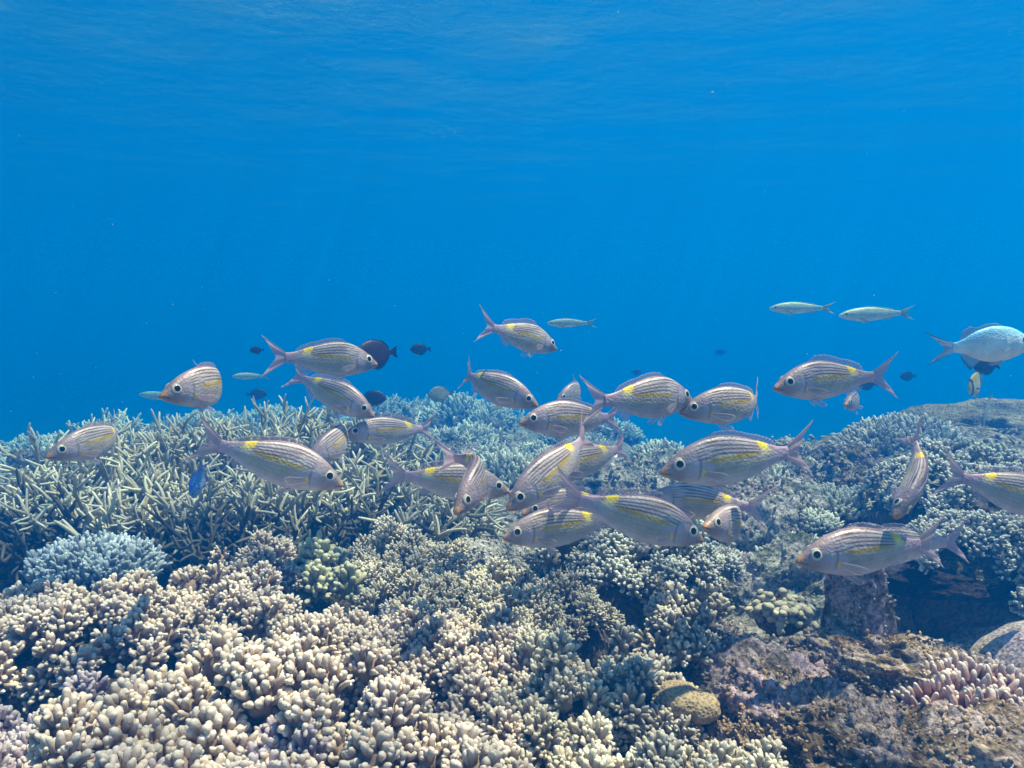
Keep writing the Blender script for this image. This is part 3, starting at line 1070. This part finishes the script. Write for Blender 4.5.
rk(742, 585, 1.42, (.06, .05, .05), 'small rounded grey rock in front of the sloping boulder', 'rock_grey', 12, crust=500, cmat='nodule', csize=1.0)
rk(765, 655, 1.00, (.105, .09, .075), 'pink crusted rock with a pale hole', 'rock_pink', 13, amp=.5, crust=1100, cmat='nodule', csize=1.0)
rk(718, 640, 1.02, (.042, .05, .085), 'lilac pink crusted rock pinnacle beside the grey finger coral', 'rock_pink', 14, ridged=True, rot=(0, .25, 0), amp=.4, crust=1100, cmat='nodule', csize=1.0)
rk(866, 566, 1.03, (.046, .055, .160), 'tall knobbly rock spire beside the dark cave', 'rock_pink', 71, amp=.42, rot=(0, -.16, .3), crust=900, cmat='nodule', csize=.8)
rk(790, 690, .90, (.085, .09, .075), 'mottled brown and pink rock hump below the cream yellow coral', 'rock_pink', 16, ridged=True, amp=.55, rot=(0, .2, .4), crust=1100, cmat='nodule_warm', csize=.8)
rk(850, 722, .82, (.075, .07, .055), 'brown rock with deep pits at the bottom edge of the near right slope', 'rock_brown', 116, ridged=True, amp=.6, rot=(.2, .3, 1.4), crust=900, cmat='nodule_warm', csize=.8)
rk(840, 655, .98, (.06, .07, .05), 'dark olive rock saddle in front of the rock spire', 'rock', 117, ridged=True, amp=.55, rot=(0, .3, .2), crust=500, cmat='nodule_warm', csize=.8)
rk(915, 650, .96, (.12, .07, .055), 'tan ridge sloping down from the rock spire to the pink finger coral', 'rock_brown', 18, ridged=True, amp=.4, rot=(0, .22, -.2), crust=1100, cmat='nodule_warm', csize=.8)
rk(905, 735, .78, (.11, .09, .07), 'orange-brown rock at the bottom right corner side', 'rock_brown', 19, ridged=True, amp=.5, crust=1300, cmat='nodule_warm', csize=0.8)
rk(995, 735, .74, (.10, .10, .06), 'dark brown rock under the pink finger coral', 'rock_brown', 20, amp=.5, crust=1300, cmat='nodule_warm', csize=0.8)
rk(760, 735, .84, (.06, .06, .05), 'small orange-brown rock beside the low cream finger coral', 'rock_brown', 21, ridged=True, amp=.5, crust=1300, cmat='nodule_warm', csize=0.8)
rk(930, 556, 1.44, (.15, .14, .04), 'flat rock roof jutting over the cave, coloured dark as shade', 'cave', 33)  # overhang put in to cast shadow on the pit below
rk(965, 610, 1.55, (.30, .14, .16), 'back wall of the cave coloured dark purple-brown as shade', 'cave', 22)
rk(1010, 520, 1.80, (.26, .20, .22), 'rock knoll carrying the bushy white corals', 'rock', 23, crust=700, cmat='nodule', csize=1.0)
rk(905, 480, 2.00, (.22, .16, .15), 'grey rock under the white dome coral', 'rock_grey', 24, crust=700, cmat='nodule', csize=1.0)

# round brown coral, massive pink edged coral, pink fingers
c = on(678, 700, .055)
m_ = MB()
blob(m_, (0, 0, 0), (.032, .030, .023), 4, .16, 2.6, 3)
blob(m_, (.026, -.008, -.006), (.024, .022, .018), 4, .12, 2, 5)
m, nt, b = nmat('honeycomb_coral_skin')
vo = nt.nodes.new('ShaderNodeTexVoronoi')
vo.inputs['Scale'].default_value = 260
g = nt.nodes.new('ShaderNodeNewGeometry')
nt.links.new(g.outputs['Position'], vo.inputs['Vector'])
nt.links.new(ramp(nt, [(0.1, (.16, .10, .05)), (0.6, (.42, .31, .18))], vo.outputs['Distance']), b.inputs['Base Color'])
b.inputs['Roughness'].default_value = .85
bump(nt, b, vo.outputs['Distance'], .8, .002)
o = m_.build('round_coral', m)
o.location = c
tag(o, 'round golden brown coral with fine pitted skin', 'coral')
M['massive'] = rock_mat('massive_coral_skin', (.40, .32, .28), (.62, .52, .47), (.74, .66, .63), (.74, .58, .62), (.58, .47, .34), 1.6)
c = at(1058, 650, .98)
m_ = MB()
blob(m_, (0, 0, -.05), (.115, .10, .085), 5, .08, 1.4, 8)
o = m_.build('massive_coral', M['massive'])
o.location = c
tag(o, 'smooth pink and cream massive coral dome at the right edge', 'coral')
c = at(975, 672, .90)
bush((c.x, c.y, c.z - .065), .12, .09, .062, 260, 'pink and white tipped finger coral in front of the massive dome', 'pink_coral', .0050, .022, tmpl=T_SLIM, side=.8, name='pink_coral')
c = at(1000, 745, .75)
bush((c.x, c.y, c.z - .035), .06, .05, .03, 60, 'small pink and orange tipped finger coral in the bottom right corner', 'pink_coral', .0048, .017, tmpl=T_ROUND, side=.8, name='pink_coral')

# --- middle and far reef: coral heads and rocks one could count
protoB = []
for k in range(4):
    lab = 'teal-tinged bushy coral head on the middle reef'
    protoB.append(bush((0, 60, 0), .12, .11, .075, 130, lab, 'teal_coral', .0075, .035, name='bushy_coral', tmpl=T_LOW, side=.7))
protoS = [staghorn(0, 60, 0, .12, .11, .13, 16, 'x', 'teal_coral', r0=.008, ln=(.06, .09)) for k in range(2)]
protoR = [rock((0, 60, 0), (.11, .09, .07), 'x', ('rock_grey', 'rock', 'rock_grey')[k], 50 + k, amp=.55, sub=5, ridged=(k == 2), crust=160, csize=1.8) for k in range(3)]
used = set()
spots = []
tries = 0
while len(spots) < 330 and tries < 9000:
    tries += 1
    d = 1.5 + 8.5 * rng.random() ** 1.5
    px = rng.uniform(-60, 1090)
    x = (px - 512) / F * d
    if px < 455 and d < 2.9: continue
    if px > 850 and d < 3.0: continue
    if px > 880 and d < 2.5: continue
    if px < 600 and d < 1.9: continue
    if 770 < px < 900 and d > 2.1: continue
    if any((x - a) ** 2 + (d - b_) ** 2 < (.085 * (.45 + .14 * d)) ** 2 * 2 for a, b_ in spots): continue
    spots.append((x, d))
MIDR = 'coral heads of the middle and far reef'
MIDS = 'branching corals of the middle and far reef'
MIDK = 'rocks of the middle and far reef'
for n_, (x, y) in enumerate(spots):
    z = float(ground(np.array([x]), np.array([y]))[0])
    s = rng.uniform(.55, 1.1) * (.50 + .17 * y)
    kind = rng.choice(3, p=[.45, .17, .38])
    ps = (protoB, protoS, protoR)[kind]
    src = ps[int(rng.integers(len(ps)))]
    lab = ('bushy coral head among the coral heads of the middle and far reef',
           'branching coral among the coral heads of the middle and far reef',
           'knobbly grey rock among the coral heads of the middle and far reef')[kind]
    gp = (MIDR, MIDS, MIDK)[kind]
    zs = s * rng.uniform(.8, 1.25)
    loc = (x, y, z + (.02 * s if kind < 2 else .01))
    rz = rng.uniform(0, 6.28)
    if src.name not in used:
        used.add(src.name)
        src.location = loc
        src.rotation_euler = (0, 0, rz)
        src.scale = (s, s, zs)
        src['label'] = lab
        src['group'] = gp
    else:
        dup(src, loc, rz, (s, s, zs), lab, gp)
for ps in (protoB, protoS, protoR):
    for q in ps:
        if q.name not in used:
            for ch in children(q): bpy.data.objects.remove(ch)
            bpy.data.objects.remove(q)

# knobbly rocks of the rubble slope between the school and the white dome coral
for k in range(64):
    d = rng.uniform(1.5, 2.6)
    x = (rng.uniform(590, 880) - 512) / F * d
    z = float(ground(np.array([x]), np.array([d]))[0])
    s = rng.uniform(.3, 1.1)
    dup(protoR[k % 3], (x, d, z + .01), rng.uniform(0, 6.28), (s, s * rng.uniform(.8, 1.2), s * rng.uniform(.8, 1.5)), 'pale knobbly rock on the rubble slope below the white dome coral', 'rocks of the rubble slope')

for k in range(46):                                       # the reef goes on to both sides
    sgn = -1 if k % 2 else 1
    d = rng.uniform(.55, 2.6)
    x = sgn * (.78 * d + rng.uniform(.10, .95)) - (.1 if sgn < 0 else -.12)
    z = float(ground(np.array([x]), np.array([d]))[0])
    kind = int(rng.choice(3, p=[.55, .15, .3]))
    ps = (protoB, protoS, protoR)[kind]
    s = rng.uniform(.7, 1.4)
    dup(ps[k % len(ps)], (x, d, z + .015), rng.uniform(0, 6.28), (s, s, s),
        ('bushy coral head among the coral heads of the middle and far reef',
         'branching coral among the coral heads of the middle and far reef',
         'knobbly grey rock among the coral heads of the middle and far reef')[kind], (MIDR, MIDS, MIDK)[kind])

# loose coral rubble between everything
n = 5200
d = .55 + 5.5 * rng.random(n) ** 1.5
x = rng.uniform(-.8, .8, n) * d
z = ground(x, d)
P = np.stack([x, d, z + .002], -1)
D = rng.normal(0, 1, (n, 3))
D[:, 2] = np.abs(D[:, 2]) * .35
mb = MB()
fingers(mb, P, D, rng.uniform(.012, .04, n), rng.uniform(.003, .008, n), T_LOW)
v, f = ico(1)
n = 1500
d = 1.3 + 4.5 * rng.random(n) ** 1.4
x = rng.uniform(-.75, .8, n) * d
P = np.stack([x, d, ground(x, d) + .003], -1)
q = P[:, None] + v[None] * (1 + .25 * rng.standard_normal((n, len(v), 1))) * rng.uniform(.004, .014, (n, 1, 3))
a = np.zeros((n, len(v), 2))
a[..., 0] = rng.uniform(.1, .9, (n, 1))
a[..., 1] = rng.random((n, 1))
mb.add(q.reshape(-1, 3), (f[None] + (np.arange(n) * len(v))[:, None, None]).reshape(-1, 3), a.reshape(-1, 2))
tag(mb.build('coral_rubble', M['nodule']), 'loose broken coral rubble scattered over the reef bed', 'rubble', kind='stuff')

# ================================================================== the fish
SCH = 'striped bream of the school'
B_ = 'striped_bream'
frng = random.Random(4)


def bream(px, py, d, yaw, pitch, bend, lab, L=.2, **k):
    sp = dict(BREAM)
    sp['slim'] = BREAM['slim'] * frng.uniform(.95, 1.05)
    g = frng.uniform(.88, 1.1)
    k.setdefault('erect', frng.choice([.35, .5, .5, .75]))
    k.setdefault('flare', frng.uniform(12, 34))
    tint = (g * frng.uniform(.97, 1.03), g, g * frng.uniform(.97, 1.06))
    return swim(sp, px, py, d, yaw, pitch, bend + frng.uniform(-5, 5), B_, lab, 'fish', SCH, L * 1.0 * frng.uniform(.97, 1.04), tint=tint, **k)


bream(525, 337, 1.36, 41, 12, 0, 'striped bream swimming highest of the school in open water')
bream(331, 359, 1.26, 36, 3, 0, 'striped bream whose snout covers part of the round dark fish')
bream(335, 395, 1.36, -12, 22, 12, 'striped bream diving right just below the one by the dark fish')
bream(210, 386, 1.02, 240, 2, -85, 'plump lilac bream curled tail-away above the staghorn crest')
bream(280, 463, .95, 12, 18, 12, 'long striped bream crossing in front of the staghorn thicket')
bream(97, 441, 1.16, 241, 6, -60, 'faint bluish bream half lost against the staghorn on the left')
bream(338, 441, 1.28, 236, 18, -60, 'small bream facing the viewer beside the long one at the thicket')
bream(388, 431, 1.38, 205, -2, -25, 'hazy striped bream facing left over the right end of the thicket')
bream(496, 388, 1.3, -8, 18, 55, 'silver bream with its tail turned edge-on below the highest fish')
bream(570, 419, 1.18, 196, -2, -30, 'orange-mouthed bream facing left above the overlapping pair')
bream(650, 398, 1.03, 36, 0, 5, 'striped bream with pink tail nose to nose with a left-facing one')
bream(732, 405, 1.08, 186, 3, -62, 'left-facing bream nose to nose with the pink-tailed one')
bream(825, 380, 1.02, 196, 3, 10, 'striped bream apart from the school in blue water with forked tail raised')
bream(730, 460, .87, 188, 4, -14, 'largest left-facing striped bream in the middle of the school')
bream(553, 471, 1.0, 212, 26, -28, 'orange-mouthed bream angled steeply down with a back full of stripes')
bream(583, 461, 1.18, 196, 10, -30, 'pale bream mostly hidden behind the steeply angled orange-mouthed one')
bream(456, 482, 1.12, 12, 8, 8, 'right-facing bream with its head hidden behind the curled one')
bream(478, 476, 1.00, 246, 20, -88, 'curled bream showing its face with tail swung to the left')
bream(560, 527, 1.08, 190, 4, -10, 'left-facing bream partly behind the long lowest fish of the middle')
bream(566, 505, 1.25, 205, 0, -20, 'small dark bream whose eye peeps above the left-facing one')
bream(641, 518, .88, 10, 17, 8, 'long striped bream at the centre front pointing down right')
bream(698, 502, 1.08, 184, -7, -10, 'bream with upturned tail whose head is behind the centre front one')
bream(733, 524, 1.02, 222, -12, -70, 'short bream turning away with drooping tail and pelvic fins')
bream(864, 551, .87, 186, 2, -8, 'striped bream gliding in front of the dark cave', erect=.5)
bream(896, 546, 1.00, 184, 2, -8, 'bream hidden behind the cave one with only its back showing', erect=.5)
bream(914, 480, .90, 226, 26, -30, 'bream diving face first in front of the white finger coral', L=.175, roll=-38)
bream(1012, 492, .98, 12, 16, 8, 'bream leaving the frame at the right edge')
bream(575, 392, 2.1, 225, 10, -60, 'tiny far bream seen head-on above the orange-mouthed one')
bream(855, 401, 2.1, 225, 0, -40, 'tiny far bream under the tail of the one apart from the school')


def edge_dark(c, a, b_):
    q = np.repeat(np.linspace(0, 1, b_)[None], a, 0).ravel()
    return lay(c, (.02, .02, .05), sstep(.72, .9, q))


CHROMIS = dict(
    s=[0, .012, .05, .12, .2, .3, .4, .5, .58, .66, .72, .76],
    t=[-.01, .02, .07, .125, .165, .185, .185, .160, .125, .075, .05, .048],
    b=[-.03, -.05, -.085, -.125, -.155, -.175, -.175, -.150, -.115, -.07, -.05, -.048],
    w=.075, eye=(.10, .03, .026), tail=(1.02, .16, .84), fork=1.05, dorsal=(.22, .66, .045, .075), anal=(.48, .66, .09),
    colour=plain_colour((.30, .72, .92), (.80, .88, .92), (.92, .90, .90)), fin=(.50, .56, .66), tailfin=(.80, .82, .86),
    tail_edge=(.03, .03, .07), slim=.92, anal_edge=edge_dark, pec=.12, pel=.09, iris='iris_dark', finlo=.7, rim=(.5, .55, .6))
swim(CHROMIS, 988, 345, 1.02, 6, -4, 4, 'reef_fish', 'shiny white and blue fish with dark-edged fins cut by the right edge', 'fish', None, .15, erect=.7)

SLIM = dict(
    s=[0, .015, .05, .12, .2, .3, .42, .54, .66, .74, .80],
    t=[-.005, .012, .032, .058, .075, .085, .085, .07, .048, .032, .026],
    b=[-.012, -.028, -.042, -.060, -.075, -.085, -.082, -.068, -.046, -.030, -.026],
    w=.05, eye=(.08, .01, .016), tail=(1.0, .095, .88), dorsal=(.25, .68, .02, .02), anal=(.55, .68, .02), res=(60, 36),
    colour=plain_colour((.34, .46, .36), (.60, .66, .56), (.72, .74, .70)), fin=(.55, .55, .35), tailfin=(.55, .52, .16),
    pec=.07, pel=.05, iris='iris_dark', finlo=.6, rim=(.5, .5, .5))
SG2 = 'slender pale fish in open water'
swim(SLIM, 797, 308, 2.2, 186, 0, 6, 'slender_fish', 'slender pale fish with a yellowish tail, first of the two in open water', 'fish', SG2, .205)
swim(SLIM, 872, 314, 2.15, 184, 2, -6, 'slender_fish', 'slender pale fish following the other with a green-yellow forked tail', 'fish', SG2, .24)
swim(SLIM, 568, 323, 2.6, 184, 0, 0, 'slender_fish', 'faint pale slender fish beside the highest striped bream', 'fish', SG2, .18)
swim(SLIM, 248, 376, 3.2, 182, 0, 0, 'slender_fish', 'faint greenish slender fish above the staghorn crest', 'fish', SG2, .165)
swim(SLIM, 160, 396, 3.9, 184, -6, 0, 'slender_fish', 'hazy long slender fish low behind the lilac bream', 'fish', SG2, .26)

TANG = dict(
    s=[0, .015, .05, .12, .2, .3, .42, .54, .64, .72, .78, .82],
    t=[-.02, .02, .09, .17, .225, .255, .260, .235, .185, .11, .045, .032],
    b=[-.05, -.07, -.12, -.18, -.225, -.255, -.260, -.235, -.185, -.11, -.045, -.032],
    w=.06, eye=(.12, .07, .022), tail=(1.0, .13, .96), dorsal=(.14, .76, .05, .06), anal=(.35, .76, .055), res=(60, 40),
    colour=plain_colour((.020, .012, .030), (.028, .014, .040), (.03, .018, .045)), fin=(.02, .012, .035), tailfin=(.05, .03, .08),
    pec=.11, pel=.07, iris='iris_dark', finlo=.8, rim=(.03, .02, .05), skin='fish_matt')
swim(TANG, 374, 354, 1.5, 222, 4, -10, 'dark_fish', 'round purple-black fish behind the snout of a striped bream', 'fish', None, .11)
DK = 'small dark fish hovering over the far reef'
for px, py, d, yaw, L, lab in ((419, 349, 2.6, 185, .075, 'small oval dark blue fish right of the round purple-black one'),
                               (374, 398, 2.3, 10, .09, 'dark fish low over the reef below the round purple-black one'),
                               (907, 376, 3.6, 190, .09, 'hazy dark fish above the white dome coral'),
                               (866, 384, 3.0, 182, .09, 'dark fish half behind the tail of the bream apart from the school'),
                               (985, 366, 2.0, 190, .085, 'dark fish directly below the white and blue fish'),
                               (637, 372, 5.5, 20, .09, 'hazy dark fish above the pink-tailed bream'),
                               (256, 350, 2.6, 185, .05, 'tiny greenish dark fish above the faint slender one'),
                               (720, 352, 6.5, 170, .10, 'very faint dark fish in the blue above the school'),
                               (258, 394, 4.0, 15, .11, 'hazy dark fish right behind the lilac bream')):
    swim(TANG, px, py, d, yaw, 0, 0, 'dark_fish', lab, 'fish', DK, L)
GREYC = dict(TANG)
GREYC.update(colour=plain_colour((.20, .22, .17), (.30, .32, .27), (.34, .36, .30)), fin=(.25, .27, .22), tailfin=(.2, .22, .2), rim=(.3, .3, .3))
swim(GREYC, 439, 394, 2.5, 215, 0, 0, 'grey_fish', 'rounded olive-grey fish over the reef left of the silver bream', 'fish', None, .10)
GREYS = dict(SLIM)
GREYS.update(colour=plain_colour((.22, .25, .27), (.32, .35, .37), (.40, .42, .44)), fin=(.3, .32, .35), tailfin=(.25, .28, .3))
swim(GREYS, 986, 412, 1.9, 215, 60, 0, 'grey_fish', 'grey fish nosing down over the tan plate coral', 'fish', None, .10)


def butterfly_extra(c, s, v, z):
    c = lay(c, (.02, .02, .025), sstep(.035, .02, np.abs(s - .12)))
    return lay(c, (.03, .03, .02), sstep(.58, .68, s))


BUTT = dict(TANG)
BUTT.update(colour=plain_colour((.50, .42, .12), (.62, .58, .34), (.60, .55, .40), None, butterfly_extra), fin=(.30, .27, .08), tailfin=(.5, .45, .2), rim=(.1, .1, .1))
swim(BUTT, 976, 384, 1.9, 218, 12, -10, 'butterflyfish', 'yellow and black butterflyfish below the white and blue fish', 'fish', None, .12)
DAM = dict(CHROMIS)
DAM.update(anal=TANG['anal'], colour=plain_colour((.06, .20, .70), (.14, .34, .80), (.40, .52, .72)), fin=(.10, .16, .5), tailfin=(.16, .22, .45), tail_edge=None, anal_edge=None, res=(60, 40))
swim(DAM, 198, 481, 1.45, 200, 72, 20, 'damselfish', 'small bright blue damselfish among the staghorn branches', 'fish', None, .085)

# drifting specks
n = 260
P = np.stack([rng.uniform(-1.6, 1.6, n), rng.uniform(.5, 3.2, n), rng.uniform(.15, 1.38, n)], -1)
v, f = ico(1)
mb = MB()
mb.add((P[:, None] + v[None] * rng.uniform(.0004, .0011, (n, 1, 1))).reshape(-1, 3), (f[None] + (np.arange(n) * len(v))[:, None, None]).reshape(-1, 3))
M['speck'] = plain('drifting_speck', (.7, .7, .65), .8, .1)
tag(mb.build('drifting_specks', M['speck']), 'tiny pale specks drifting in the water', 'specks', kind='stuff')
